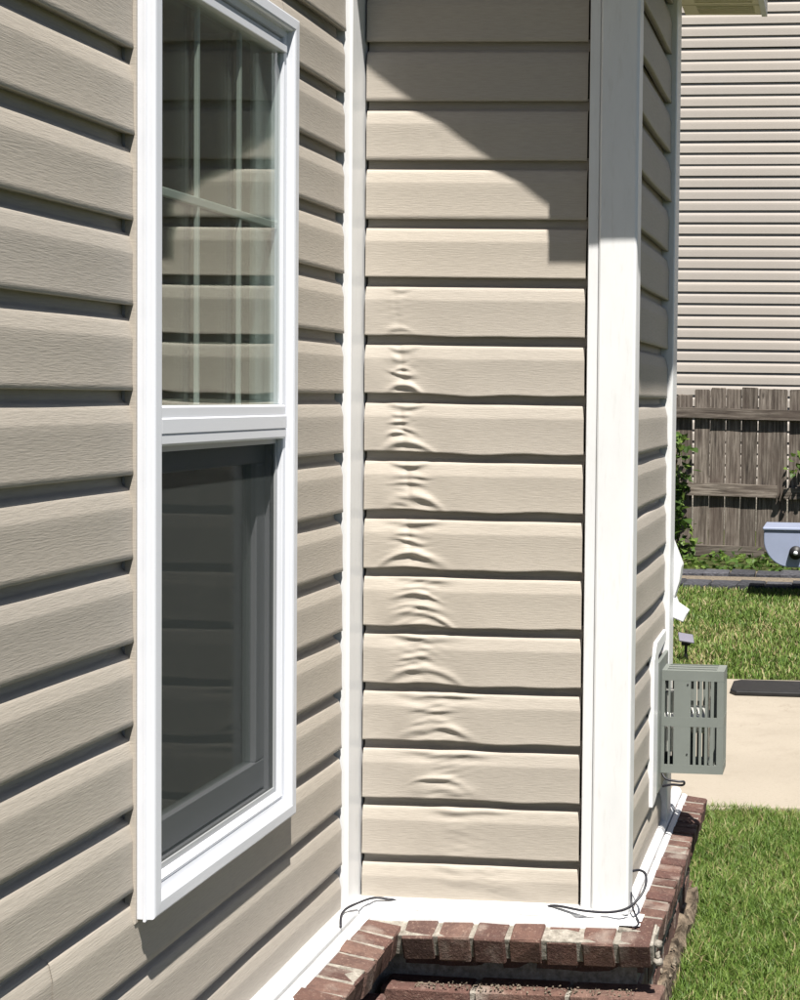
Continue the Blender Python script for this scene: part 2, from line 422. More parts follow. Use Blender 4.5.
# --- corner trim
inner = hpart('inside_corner_trim', prism('inside_corner_trim', [(-.03, -.079), (.007, -.079), (.0115, -.075), (.0115, .03), (-.03, .03)], 'Z', BASE-.01, 2.0, 'white', .0012))
outer = hpart('corner_post', prism('corner_post', [(.508, .03), (.508, -.012), (.510, -.0155), (.530, -.0165), (.5315, -.0135), (.5335, -.0195), (.537, -.0215), (.609, -.0225), (.6135, -.0205), (.615, -.016),
      (.6145, .040), (.6115, .044), (.6115, .062), (.609, .064), (.59, .064), (.59, .03)], 'Z', BASE-.012, .95, 'white'))
endp = hpart('corner_post', prism('corner_post', [(.56, WE-.025), (WX+.010, WE-.025), (WX+.012, WE-.02), (WX+.012, WE+.062), (.56, WE+.062)], 'Z', BASE-.01, .95, 'white', .001))

# --- soffit, rake and gutter of the bump-out roof
SZ = .94; EX = .815; FY = -.37
roofp = hpart('roof', None)
sl = -.736
def rk(x): return 1.062+sl*(x-.628)
hsub('rake_board', prism('rake_board', [(-.02, rk(-.02)), (.775, rk(.775)), (EX, SZ+.005), (EX, SZ+.10), (EX, rk(EX)+.17), (-.02, rk(-.02)+.17)], 'Y', FY, FY+.02, 'soffit'), roofp)
hsub('eave_return', prism('eave_return', [(.615, SZ-.045), (EX, SZ-.045), (EX, SZ+.10), (.615, SZ+.22)], 'Y', FY+.021, -.03, 'soffit'), roofp)
hsub('rake_soffit', prism('rake_soffit', [(-.02, rk(-.02)+.012), (.614, rk(.614)+.012), (.614, rk(.614)+.024), (-.02, rk(-.02)+.024)], 'Y', FY+.021, .1, 'soffit'), roofp)
pan = []
for i in range(9):
    a = .002+i*.11
    hsub('soffit_panel', boxmesh('soffit_panel', [((.60, a, SZ), (EX-.004, a+.104, SZ+.008))]+[((.64, a+.012+j*.02, SZ-.003), (EX-.02, a+.020+j*.02, SZ-.0005)) for j in range(4)], 'soffit'), roofp)
hsub('fascia_board', boxmesh('fascia_board', [((EX-.003, 0.001, SZ-.004), (EX+.012, .99, SZ+.14))], 'white'), roofp)
hsub('roof_deck', prism('roof_deck', [(-.02, rk(-.02)+.172), (.90, rk(.90)+.172), (.90, rk(.90)+.196), (-.02, rk(-.02)+.196)], 'Y', FY-.02, 1.02, 'shingle'), roofp)
gut = hpart('gutter', prism('gutter', [(EX+.014, 1.0), (.885, 1.0), (.903, 1.03), (.905, 1.10), (.899, 1.10), (.896, 1.035), (.880, 1.008), (EX+.02, 1.008), (EX+.02, 1.10), (EX+.014, 1.10)], 'Y', FY, 1.0, 'white'))
# main roof over the left wall, high above the picture
hsub('main_eave', boxmesh('main_eave', [((-.5, -5.3, 2.01), (.09, .9, 2.05)), ((.091, -5.3, 2.0), (.11, .9, 2.14))], 'soffit'), roofp)
hsub('main_roof_deck', prism('main_roof_deck', [(.14, 2.145), (-6, 5.2), (-6, 5.3), (.14, 2.20)], 'Y', -5.4, .95, 'shingle'), roofp)

# --- downspout at the far corner
D0, D1 = WE+.064, WE+.118
ds = hpart('downspout', prism('downspout', [(.578, D0), (.604, D0), (.604, D1), (.578, D1)], 'Z', -.49, .99, 'white', .004))
hsub('elbow', prism('elbow', [(.578, -.50), (.604, -.50), (.634, -.575), (.628, -.62), (.614, -.665), (.588, -.65), (.600, -.60), (.590, -.56)], 'Y', D0-.002, D1+.002, 'white', .003), ds)
hsub('elbow', prism('elbow', [(.589, -.645), (.614, -.658), (.622, -.68), (.652, -.700), (.640, -.727), (.604, -.712), (.592, -.68)], 'Y', D0-.003, D1+.003, 'white', .003), ds)

# --- base flashing
def strip(name, poly_fn, mat, part): pass
fl = hpart('base_flashing', None)
def lprof(o): return o
PF = [(-.012, -1.30), (-.012, -1.238), (.010, -1.238), (.020, -1.2405), (.029, -1.250), (.0285, -1.2640), (.0325, -1.2640), (.0335, -1.2562), (.042, -1.2568), (.052, -1.2585), (.056, -1.262), (.056, -1.30)]
hsub('flashing_strip', prism('flashing_strip', PF, 'Y', -5.0, -.057, 'flash'), fl)
hsub('flashing_strip', prism('flashing_strip', [(-o, z) for o, z in PF], 'X', .0, .6, 'flash'), fl)
hsub('flashing_strip', prism('flashing_strip', [(WX-.012+(o+.012)*.62, z) for o, z in PF], 'Y', -.012, 1.02, 'flash'), fl)
# folded, torn flashing ends at the two corners
def crumple(name, n, x0, x1, y0, y1, z0, amp, seed, mat='flash'):
    rs = np.random.default_rng(seed); v = []; fa = []
    for i in range(n+1):
        for j in range(n+1):
            a, b = i/n, j/n; e = min(a, 1-a, b, 1-b)*4
            v.append((x0+(x1-x0)*a, y0+(y1-y0)*b, z0+min(1, e)*amp*(.35+.65*rs.random())))
    for i in range(n):
        for j in range(n): k_ = i*(n+1)+j; fa.append((k_, k_+n+1, k_+n+2, k_+1))
    return mesh(name, v, fa, mat)
hsub('flashing_fold', crumple('flashing_fold', 5, -.004, .054, -.054, -.008, -1.2575, .018, 4), fl)
hsub('flashing_fold', crumple('flashing_fold', 6, .50, .645, -.055, .02, -1.2605, .016, 9), fl)

# --- brick ledge
def brick_mesh(seed, sx, sy, sz, j=.0018, bev=.0028):
    rs = random.Random(seed)
    me = boxmesh('brick', [((-sx/2, -sy/2, -sz), (sx/2, sy/2, 0))], 'brick', bev, 1)
    for v_ in me.vertices: v_.co += Vector((rs.uniform(-j, j), rs.uniform(-j, j), rs.uniform(-j, j)*.8))
    return me
LT = -1.262
FL, LX, RX = -.104, .132, .690
ledge = hpart('brick_ledge', None)
BH = .060
fm = [brick_mesh(i, .069, .080, BH) for i in range(6)]
tm = [brick_mesh(20+i, .086, .054, BH) for i in range(6)]
rm = [brick_mesh(40+i, .078, .043, BH) for i in range(6)]
def place(me, x, y, z, rz=0, tilt=0, part=None, name='brick', roll_=0):
    o = hsub(name, me, part or ledge); o.location = (x, y, z); o.rotation_euler = (tilt, roll_+random.uniform(-.02, .02), rz+random.uniform(-.02, .02)); return o
# bricks on edge, laid sloping down and outward like a sill
TF = R(19)
x = LX+.040; i = 0
while x < .66:
    place(fm[i % 6], x, FL+.036+random.uniform(-.003, .003), LT-.008+random.uniform(-.003, .002), tilt=TF+random.uniform(-.03, .03)); i += 1; x += .078
y = FL+.004
i = 0
while y > -4.4:
    place(tm[i % 6], LX-.041+random.uniform(-.004, .004), y, LT-.007+random.uniform(-.003, .002), roll_=R(11)+random.uniform(-.03, .03)); i += 1; y -= .064
y = FL+.105; i = 0
while y < 1.0:
    place(rm[i % 6], RX-.039+random.uniform(-.003, .003), y, LT-.004+random.uniform(-.003, .003), roll_=R(7)+random.uniform(-.03, .03)); i += 1; y += .0525
def bed(name, poly, ax, a, b): return hsub(name, prism(name, poly, ax, a, b, 'mortar', .002), ledge)
bed('mortar_bed', [(FL+.0025, LT-.0215), (-.03, LT-.001), (-.03, LT-.055), (FL+.0185, LT-.0700)], 'X', .05, RX-.010)
bed('mortar_bed', [(LX-.003, LT-.0165), (.03, LT+.000), (.03, LT-.055), (LX-.013, LT-BH-.006)], 'Y', -4.45, FL+.03)
bed('mortar_bed', [(RX-.006, LT-.010), (.60, LT-.002), (.60, LT-.055), (RX-.012, LT-BH-.002)], 'Y', FL+.04, 1.0)
# mortar lumps at the open corner and crumbs along the lower course
def lump(name, c_, r_, seed, mat, part, flat=1.0):
    bm = bmesh.new(); bmesh.ops.create_icosphere(bm, subdivisions=2, radius=1)
    rs = random.Random(seed); sc = [rs.uniform(.7, 1.2) for _ in range(3)]
    for v_ in bm.verts:
        k_ = 1+rs.uniform(-.3, .25); v_.co = Vector((v_.co.x*sc[0]*r_*k_+c_[0], v_.co.y*sc[1]*r_*k_+c_[1], v_.co.z*sc[2]*r_*flat*k_+c_[2]))
    me = bpy.data.meshes.new(name); bm.to_mesh(me); bm.free(); me.materials.append(M[mat]); me.polygons.foreach_set('use_smooth', [True]*len(me.polygons)); return hsub(name, me, part)
for i, (px, py, pz, pr) in enumerate([(.686, FL+.030, -1.290, .010), (.688, FL+.024, -1.312, .008), (.688, FL+.02, -1.325, .010)]):
    lump('mortar_lump', (px, py, pz), pr, i, 'mortar', ledge)
# --- foundation below: recessed wall and stepped lower courses
fd = hpart('foundation', boxmesh('foundation', [((.0, -.014, GZ-.1), (.635, .3, -1.301)), ((-.2, -5.1, GZ-.1), (.07, -.0145, -1.301)), ((.4, .3005, GZ-.1), (.639, 1.0, -1.301))], 'mortar'))
cm_ = [brick_mesh(60+i, .195, .085, .058, .003, .004) for i in range(6)]
hm_ = [brick_mesh(70+i, .095, .085, .056, .003, .004) for i in range(4)]
TZ = -1.404
for cidx in range(3):
    z = TZ-cidx*.068
    for j in range(4):
        xx = .185+j*.206-(.1 if cidx % 2 else 0)
        if xx < .6: place(cm_[(j+cidx) % 6], xx, FL+.062+random.uniform(-.003, .003), z, part=fd)
    for j in range(20): place(cm_[(j+cidx*2) % 6], LX-.06, FL-.12-j*.206-(.1 if cidx % 2 else 0), z, R(90), part=fd)
    for j in range(6): place(cm_[(j+cidx*3) % 6], .600, FL+.11+j*.206-(.1 if cidx % 2 else 0), z, R(90), part=fd)
for j in range(7): place(hm_[j % 4], .165+j*.073, .028, -1.325, part=fd)
hsub('mortar_bed', boxmesh('mortar_bed', [((.13, FL+.027, GZ-.02), (.655, -.0143, TZ-.006)), ((.0705, -4.5, GZ-.02), (LX-.03, FL-.003, TZ-.006)), ((.60, -.0138, GZ-.02), (.6405, 1.0, TZ-.006))], 'mortar', .003), fd)
rs = random.Random(5)
def crumbs(name, spots, mat, part):
    bm = bmesh.new()
    for (a, b, c_, r_) in spots:
        mtx = Matrix.Translation((a, b, c_)) @ Matrix.Rotation(rs.uniform(0, 6), 4, (rs.random(), rs.random(), rs.random()+.1)) @ Matrix.Diagonal((r_*rs.uniform(.8, 1.8), r_, r_*.7, 1))
        bmesh.ops.create_icosphere(bm, subdivisions=1, radius=1, matrix=mtx)
    me = bpy.data.meshes.new(name); bm.to_mesh(me); bm.free(); me.materials.append(M[mat]); o = hsub(name, me, part); o['kind'] = 'stuff'; return o
sp = [(rs.uniform(.16, .64), rs.uniform(FL+.018, FL+.05), TZ+rs.uniform(-.002, .008), rs.uniform(.001, .003)) for _ in range(260)]
sp += [(rs.uniform(.64, .67), rs.uniform(FL-.2, .98), GZ+.055+rs.uniform(-.004, .006), rs.uniform(.003, .009)) for _ in range(20)]
crumbs('mortar_crumbs', sp, 'debris', fd)
# rough poured footing edge that shows between the wall and the grass
v = []; fa = []; rs = random.Random(77); n = 46
for i in range(n+1):
    y_ = -.75+i*(1.78/n)
    for (a, b) in ((.60, GZ-.05), (.60, GZ+.055), (.640, GZ+.055), (.662, GZ+.055), (.672, GZ+.035), (.676, GZ-.05)):
        v.append((a+rs.uniform(-.007, .007), y_, b+(rs.uniform(-.012, .012) if b > GZ else 0)))
for i in range(n):
    for j in range(5): k_ = i*6+j; fa.append((k_, k_+1, k_+7, k_+6))
fa += [tuple(range(5, -1, -1)), tuple(n*6+j for j in range(6))]
hsub('footing', mesh('footing', v, fa, 'footing'), fd)

# ------------------------------------------------------------------ window in the left wall
win = hpart('window', None)
def ring(name, prof, y0, y1, z0, z1, mat, closed=False):
    v = []; n = len(prof)
    for d, X in prof: v += [(X, y0+d, z0+d), (X, y1-d, z0+d), (X, y1-d, z1-d), (X, y0+d, z1-d)]
    fa = []
    for i in range(n-1+(1 if closed else 0)):
        a, b = i*4, ((i+1) % n)*4
        for k in range(4): fa.append((a+k, a+(k+1) % 4, b+(k+1) % 4, b+k))
    me = mesh(name, v, fa, mat); bm = bmesh.new(); bm.from_mesh(me); bmesh.ops.recalc_face_normals(bm, faces=bm.faces[:]); bm.to_mesh(me); bm.free(); return me
hsub('casing', ring('casing', [(0, -.03), (0, .012), (-.003, .013), (-.003, .017), (.0, .018), (.0, .0265), (.0015, .029), (.004, .030), (.021, .0305), (.025, .029), (.027, .0255), (.028, .016), (.039, .015), (.040, .013), (.040, -.05)], Y0, Y1, Z0, Z1, 'window_white'), win)
# light channel the planks run into
hsub('siding_channel', ring('siding_channel', [(-.006, -.014), (-.006, .0018), (-.005, .0028), (-.001, .0028), (-.001, -.014)], Y0, Y1, Z0, Z1, 'siding'), win)
iy0, iy1 = Y0+.041, Y1-.041
GT = .502; MR0, MR1 = -.213, -.150
# sill nose: a second step under the lower sash
hsub('sill', prism('sill', [(-.045, Z0+.041), (.0155, Z0+.041), (.0165, Z0+.046), (.010, Z0+.052), (-.045, Z0+.060)], 'Y', iy0, iy1, 'window_white'), win)
# upper sash
us = [((-.02, iy0, GT), (.021, iy1, GT+.014)), ((-.02, iy0, GT+.0145), (.008, iy1, Z1-.041)), ((-.02, iy0, MR1+.0005), (.0165, iy0+.006, GT-.0005)), ((-.02, iy1-.006, MR1+.0005), (.0165, iy1, GT-.0005))]
hsub('upper_sash', boxmesh('upper_sash', us, 'window_white', .0012), win)
hsub('meeting_rail', prism('meeting_rail', [(-.03, MR0), (.017, MR0), (.0215, MR0+.004), (.0215, MR0+.017), (.020, MR0+.0185), (.0225, MR0+.020), (.0225, MR0+.042), (.0195, MR0+.044), (.0195, MR1-.003), (.0165, MR1), (-.03, MR1)], 'Y', iy0-.001, iy1+.001, 'window_white'), win)
# panes: slightly bowed in, as sealed units are
def pane(name, X, th, y0, y1, z0, z1, bow, n=24):
    v = []; fa = []
    for s_ in (0, 1):
        for i in range(n+1):
            for j in range(n+1):
                a, b = i/n, j/n
                bw_ = bow*math.sin(math.pi*a)*math.sin(math.pi*b)**.7 if 0 < b < 1 else 0
                v.append((X-bw_-(th if s_ else 0), y0+(y1-y0)*a, z0+(z1-z0)*b))
    N = (n+1)**2
    for i in range(n):
        for j in range(n):
            k_ = i*(n+1)+j; fa.append((k_, k_+n+1, k_+n+2, k_+1)); fa.append((N+k_, N+k_+1, N+k_+n+2, N+k_+n+1))
    return mesh(name, v, fa, 'glass', True)
hsub('pane', pane('pane', .010, .003, iy0+.003, iy1-.003, MR1-.004, GT+.004, .0011), win)
hsub('pane', pane('pane', -.008, .003, iy0+.003, iy1-.003, MR1-.004, GT+.004, -.0006), win)
for yy in (iy0+(iy1-iy0)/3, iy0+(iy1-iy0)*2/3):
    hsub('muntin', boxmesh('muntin', [((-.004, yy-.0042, MR1), (.004, yy+.0042, GT))], 'muntin', .0015), win)
hsub('muntin', boxmesh('muntin', [((-.0048, iy0, .176), (.0048, iy1, .190))], 'muntin', .0015), win)
# lower sash behind an insect screen
lz0, lz1 = Z0+.062, MR0-.001
hsub('lower_sash', boxmesh('lower_sash', [((-.045, iy0, lz0), (-.018, iy1, lz0+.055)), ((-.045, iy0, lz1-.045), (-.018, iy1, lz1)), ((-.045, iy0, lz0+.0555), (-.018, iy0+.042, lz1-.0455)), ((-.045, iy1-.042, lz0+.0555), (-.018, iy1, lz1-.0455))], 'window_white', .002), win)
hsub('pane', pane('pane', -.028, .003, iy0+.04, iy1-.04, lz0+.05, lz1-.04, .0009), win)
scr = hsub('insect_screen', boxmesh('insect_screen', [((.0015, iy0+.006, Z0+.060), (.0020, iy1-.006, MR0-.006))], 'screen'), win)
hsub('screen_frame', ring('screen_frame', [(0, -.004), (0, .005), (.009, .005), (.009, -.004)], iy0+.0005, iy1-.0005, Z0+.0535, MR0-.0005, 'screen_frame', True), win)
# dim room behind the glass
hsub('room', boxmesh('room', [((-2.6, -2.4, -1.4), (-2.55, .6, 1.6)), ((-2.55, -2.4, -1.4), (-.17, -2.35, 1.6)), ((-2.55, .55, -1.4), (-.17, .6, 1.6)), ((-2.55, -2.349, -1.4), (-.17, .549, -1.36)), ((-2.55, -2.349, 1.56), (-.17, .549, 1.6))], 'room'), win)

# ------------------------------------------------------------------ slotted metal box on the side wall
VX0, VX1, VY0, VY1, VZ0, VZ1 = .612, .770, .55, .645, -1.080, -.817
vent = empty('wall_vent', (VX0, (VY0+VY1)/2, VZ0))
tag(vent, 'grey-green metal box with slotted sides mounted on the side wall above the brick ledge', 'vent')
def vpart(name, me, parent=None):
    o = bpy.data.objects.new(name, me); col.objects.link(o)
    if parent: o.parent = parent
    else: o.parent = vent; o.location = -vent.location
    return o
def grille(xs, zs, y0, y1):
    # a sheet with rectangular slots: xs / zs are lists of (solid) intervals
    bx = []
    X0, X1 = xs[0][0], xs[-1][1]; Za, Zb = zs[0][0], zs[-1][1]
    for a, b in zs: bx.append(((X0, y0, a), (X1, y1, b)))
    for (za, zb) in [(zs[i][1], zs[i+1][0]) for i in range(len(zs)-1)]:
        for a, b in xs: bx.append(((a, y0+.0002, za), (b, y1-.0002, zb)))
    return bx
W_ = VX1-VX0
sol = []; e0 = VX0
slots = [(.008, .017), (.022, .031), (.074, .0815), (.0885, .096), (.103, .1105), (.1175, .125), (.133, .141)]
for a, b in slots: sol.append((e0, VX0+a)); e0 = VX0+b
sol.append((e0, VX1))
zz = [(VZ0, VZ0+.022), (VZ0+.122, VZ0+.145), (VZ1-.022, VZ1)]
zz = [(VZ0, VZ0+.022), (VZ0+.120, VZ0+.144), (VZ1-.026, VZ1)]
side = vpart('side_panel', boxmesh('side_panel', grille(sol, zz, VY0, VY0+.003), 'vent'))
back = vpart('side_panel', boxmesh('side_panel', grille(sol, zz, VY1-.003, VY1), 'vent'))
ys = []; e0 = VY0+.004
for i in range(4): a = VY0+.012+i*.0205; ys.append((e0, a)); e0 = a+.012
ys.append((e0, VY1-.004))
fbx = []
for a, b in zz: fbx.append(((VX1-.003, VY0+.0031, a), (VX1, VY1-.0031, b)))
for (za, zb) in [(zz[0][1], zz[1][0]), (zz[1][1], zz[2][0])]:
    for a, b in ys: fbx.append(((VX1-.0028, a, za), (VX1-.0002, b, zb)))
vpart('front_panel', boxmesh('front_panel', fbx, 'vent'))
tb = [((VX0, VY0+.0031, VZ1-.004), (VX0+.012, VY1-.0031, VZ1)), ((VX1-.02, VY0+.0031, VZ1-.004), (VX1-.0031, VY1-.0031, VZ1))]
for i in range(3): a = VY0+.0035+i*.03; tb.append(((VX0+.0121, a, VZ1-.0038), (VX1-.0201, a+.014, VZ1-.0005)))
vpart('top_grille', boxmesh('top_grille', tb, 'vent'))
vpart('bottom_panel', boxmesh('bottom_panel', [((VX0, VY0+.0031, VZ0), (VX1-.0031, VY1-.0031, VZ0+.003))], 'vent'))
vpart('inner_cap', boxmesh('inner_cap', [((VX0+.005, VY0+.02, VZ0+.05), (VX0+.05, VY1-.02, VZ1-.06)), ((VX0+.0505, VY0+.012, VZ0+.03), (VX0+.062, VY1-.012, VZ1-.04)), ((VX0+.115, VY0+.02, VZ0+.02), (VX0+.117, VY1-.02, VZ1-.03))], 'vent_in', .003), vent and None)
vpart('inner_duct', tube('inner_duct', [(VX0-.02, (VY0+VY1)/2, -.95), (VX0+.03, (VY0+VY1)/2, -.95), (VX0+.11, (VY0+VY1)/2, -.95)], (.035), 'vent_in', 20, 4))
vpart('mounting_plate', boxmesh('mounting_plate', [((WX+.0005, VY0-.055, VZ0-.040), (WX+.0098, VY1+.035, VZ1+.03))], 'vent', .002))
vpart('trim_frame', prism('trim_frame', [(VY0-.135, VZ0-.055), (VY0-.10, VZ0-.055), (VY0-.056, VZ0-.046), (VY0-.056, VZ1+.045), (VY1+.0, VZ1+.06), (VY1+.0, VZ1+.09), (VY0-.09, VZ1+.085), (VY0-.135, VZ1+.05)], 'X', WX-.008, WX+.0075, 'white', .003))
for (a, b) in ((VX0+.066, VZ0+.05), (VX0+.066, VZ1-.035)):
    vpart('screw', boxmesh('screw', [((a-.002, VY0-.002, b-.002), (a+.002, VY0-.0002, b+.002))], 'black', .0008))
# drooping lead under the box
wire = obj('cable', tube('cable', [(WX+.01, .56, -1.075), (.625, .545, -1.093), (.655, .54, -1.098), (.672, .545, -1.100), (.668, .55, -1.110), (.64, .56, -1.112), (.615, .57, -1.12)], .003, 'cable', 8))
tag(wire, 'short dark lead looping under the slotted metal box on the side wall', 'cable')

# ------------------------------------------------------------------ black cable round the corner, strap on the ledge
FT = -1.2385
cab = obj('cable', tube('cable', [(.030, -.175, FT-.006), (.020, -.145, FT+.002), (.016, -.118, FT+.006), (.024, -.095, FT+.010), (.05, -.030, FT+.007), (.085, -.020, FT+.003), (.12, -.008, FT-.006), (.25, -.006, FT-.008), (.41, -.008, FT-.007), (.445, -.018, FT+.002), (.47, -.026, FT+.004), (.52, -.038, FT+.001),
      (.575, -.045, FT+.002), (.615, -.045, FT+.012), (.640, -.03, FT+.032), (.650, -.005, FT+.052), (.645, .025, FT+.066), (.628, .05, FT+.066), (.608, .064, FT+.058)], .0029, 'cable', 8, 8))
tag(cab, 'thin black cable running along the white base flashing and looping at the corner post', 'cable')
st = obj('cord', tube('cord', [(.617, .01, FT+.03), (.619, .0, FT+.01), (.628, -.02, FT-.005), (.640, -.04, FT-.018), (.638, -.055, FT-.022), (.630, -.062, FT-.022)], .0022, 'cable', 8))
tag(st, 'thin grey cord hanging down over the flashing beside the corner post', 'cord')
# ------------------------------------------------------------------ small solar stake light on the lawn
sl_ = empty('stake_light', (.205, 4.95, GZ))
tag(sl_, 'small grey square stake light standing in the lawn beyond the metal box', 'lamp')
o = obj('stake', tube('stake', [(0, 0, -.02), (0, 0, .05), (0, 0, .115)], .008, 'black', 8, 2), sl_)
o = obj('lamp_head', boxmesh('lamp_head', [((-.025, -.022, .092), (.025, .022, .118))], 'black', .006), sl_)
o = obj('solar_panel', boxmesh('solar_panel', [((-.042, -.045, -.005), (.042, .045, .005))], 'panel', .002), sl_, (0, 0, .132), (R(20), R(10), R(14)))

# ------------------------------------------------------------------ black mat edge on the concrete
mat_ = obj('rubber_curb', prism('rubber_curb', [(.525, 3.99), (.555, 3.94), (2.6, 3.96), (2.6, 4.26), (.56, 4.24), (.525, 4.20)], 'Z', GZ+.022, GZ+.046, 'black', .006))
tag(mat_, 'black rubber curb strip lying along the far edge of the concrete', 'curb')

# ------------------------------------------------------------------ block edging
edge = empty('block_edging', (.5, 8.5, GZ))
tag(edge, 'low double row of dark slate blocks edging the bed below the fence', 'edging')
bm_ = []
for i in range(5):
    rs = random.Random(i+90); me = boxmesh('block', [((-.098, -.14, 0), (.098, .14, .075))], 'slate', .008)
    for v_ in me.vertices: v_.co += Vector((rs.uniform(-.006, .006), rs.uniform(-.006, .006), rs.uniform(-.004, .004)))
    bm_.append(me)
rs = random.Random(3)
for row, (yy, zz_) in enumerate(((8.22, -.030), (8.80, -.012))):
    for i in range(27):
        o = obj('block', bm_[rs.randrange(5)], edge, (-1.9-.5+i*.205+row*.1+rs.uniform(-.006, .006), yy-8.5+rs.uniform(-.012, .012)+.01*i*.1, zz_+rs.uniform(-.006, .006)), (rs.uniform(-.02, .02), rs.uniform(-.02, .02), rs.uniform(-.03, .03)))
o = obj('sand_joint', boxmesh('sand_joint', [((-2.5, -.125, -.02), (3.2, .148, .036)), ((-2.5, .45, -.02), (3.2, .6, .03))], 'debris'), edge)

# ------------------------------------------------------------------ fence
fence = empty('wooden_fence', (.5, 10.45, GZ))
tag(fence, 'weathered grey wooden picket fence with three rails, gaps and broken boards', 'fence')
rs = random.Random(21)
def picket(wd, ht, seed):
    rs_ = random.Random(seed); h = wd/2; d = .022
    pol = [(-h, 0), (h, 0), (h, ht-.008), (h-.008, ht), (-h+.008, ht), (-h, ht-.008)]
    me = prism('picket', pol, 'Y', 0, .018, 'wood')
    for v_ in me.vertices: v_.co += Vector((rs_.uniform(-.004, .004), rs_.uniform(-.003, .003), rs_.uniform(-.01, .01)))
    return me
x = -3.2; i = 0
while x < 5.2:
    zt = -.035-.17*max(0, -.10-x) if x > -1.5 else -.27
    wd = .1415+rs.uniform(-.006, .004)
    short = rs.random() < .0
    z0 = GZ+.035+rs.uniform(-.01, .02)
    o = obj('picket', picket(wd, zt-z0+rs.uniform(-.012, .012), i), fence, (x-.5, .012, z0-GZ), (rs.uniform(-.006, .006), rs.uniform(-.008, .008), rs.uniform(-.02, .02)))
    x += .1465+rs.uniform(-.003, .004); i += 1
for zc, hh, x0_, x1_ in ((-.265, .095, -3.2, 5.2), (-.965, .115, -3.2, .44), (-.975, .10, .50, 5.2), (-1.515, .10, -3.2, .33), (-1.52, .10, .9, 5.2)):
    me = boxmesh('rail', [((x0_-.5, -.040, zc-hh/2-GZ), (x1_-.5, .0, zc+hh/2-GZ))], 'rail')
    bm = bmesh.new(); bm.from_mesh(me)
    bmesh.ops.subdivide_edges(bm, edges=[e for e in bm.edges if abs(e.verts[0].co.x-e.verts[1].co.x) > 1], cuts=14)
    for v_ in bm.verts: v_.co.z += .008*math.sin(v_.co.x*2.3+zc*9)+rs.uniform(-.004, .004); v_.co.y += rs.uniform(-.003, .001)
    bm.to_mesh(me); bm.free(); obj('rail', me, fence)
for xp in (-2.6, -.95, 1.55, 3.9):
    obj('post', boxmesh('post', [((xp-.545, .035, -.1), (xp-.455, .125, 1.5))], 'wood', .006), fence)

# ------------------------------------------------------------------ neighbouring house
nh = empty('neighbour_house', (0, 13.2, GZ))
tag(nh, 'neighbouring house wall in pale tan horizontal siding behind the fence', 'house')
nh.rotation_euler = (0, 0, R(-3))
nw = obj('wall', boxmesh('wall', [((-9, .02, 0), (9, 7, 7.6))], 'sheath'), nh)
nC = .1262
zs_ = np.array([.0, .0, .002, .06, .078, .100, .130]); os_ = np.array([-.022, -.001, 0, -.002, -.0035, -.012, -.022])
v = []
for xx in (-9, -4.5, 0, 4.5, 9):
    for z_, o_ in zip(zs_, os_): v.append((xx, -o_, z_))
fa = []
for a in range(4):
    for b in range(6): k_ = a*7+b; fa.append((k_, k_+7, k_+8, k_+1))
nm = mesh('siding_plank', v, fa, 'far_siding')
for i in range(58):
    o = obj('siding_plank', nm, nw, (0, random.uniform(-.002, .002), .35+i*nC+random.uniform(-.002, .002)), (0, random.uniform(-.0006, .0006), 0))
obj('foundation_band', boxmesh('foundation_band', [((-9, -.01, 0), (9, .0195, .35))], 'mortar'), nh)
obj('roof', prism('roof', [(-.4, 7.55), (3.5, 9.6), (7.4, 7.55), (7.4, 7.75), (3.5, 9.8), (-.4, 7.75)], 'X', -9.4, 9.4, 'shingle'), nh)

# ------------------------------------------------------------------ pale blue cart at the right edge
cart = empty('metal_cart', (.62, 7.75, GZ))
tag(cart, 'pale blue metal cart body with curved lower corner and dark round knob before the fence', 'cart')
cx0 = .482-.62; zt = -1.066-GZ; zb = -1.332-GZ
pol = [(cx0, zt), (cx0+.9, zt), (cx0+.9, zb)]
for j in range(13):
    a = j/12*math.pi/2; pol.append((cx0+.19-.19*math.sin(a), zb+.20-.20*math.cos(a)))
body = obj('body', prism('body', pol, 'Y', -.22, .22, 'steel_blue', .008), cart)
obj('rim', boxmesh('rim', [((cx0-.008, -.232, zt), (cx0+.908, .232, zt+.022))], 'steel_blue', .006), cart)
kx = .715-.62; kz = -1.222-GZ
kn = obj('knob', tube('knob', [(kx, -.215, kz), (kx, -.235, kz), (kx, -.262, kz)], .048, 'black', 20, 2), cart)
obj('knob_highlight', tube('knob_highlight', [(kx, -.255, kz), (kx, -.27, kz), (kx, -.28, kz)], .016, 'window_white', 12, 2), kn)  # the knob's highlight, put in as a small white stub
for lx in (.40, .68):
    for ly in (-.17, .17): obj('leg', boxmesh('leg', [((lx-.015, ly-.015, -.01), (lx+.015, ly+.015, zb+.03))], 'black', .003), cart)

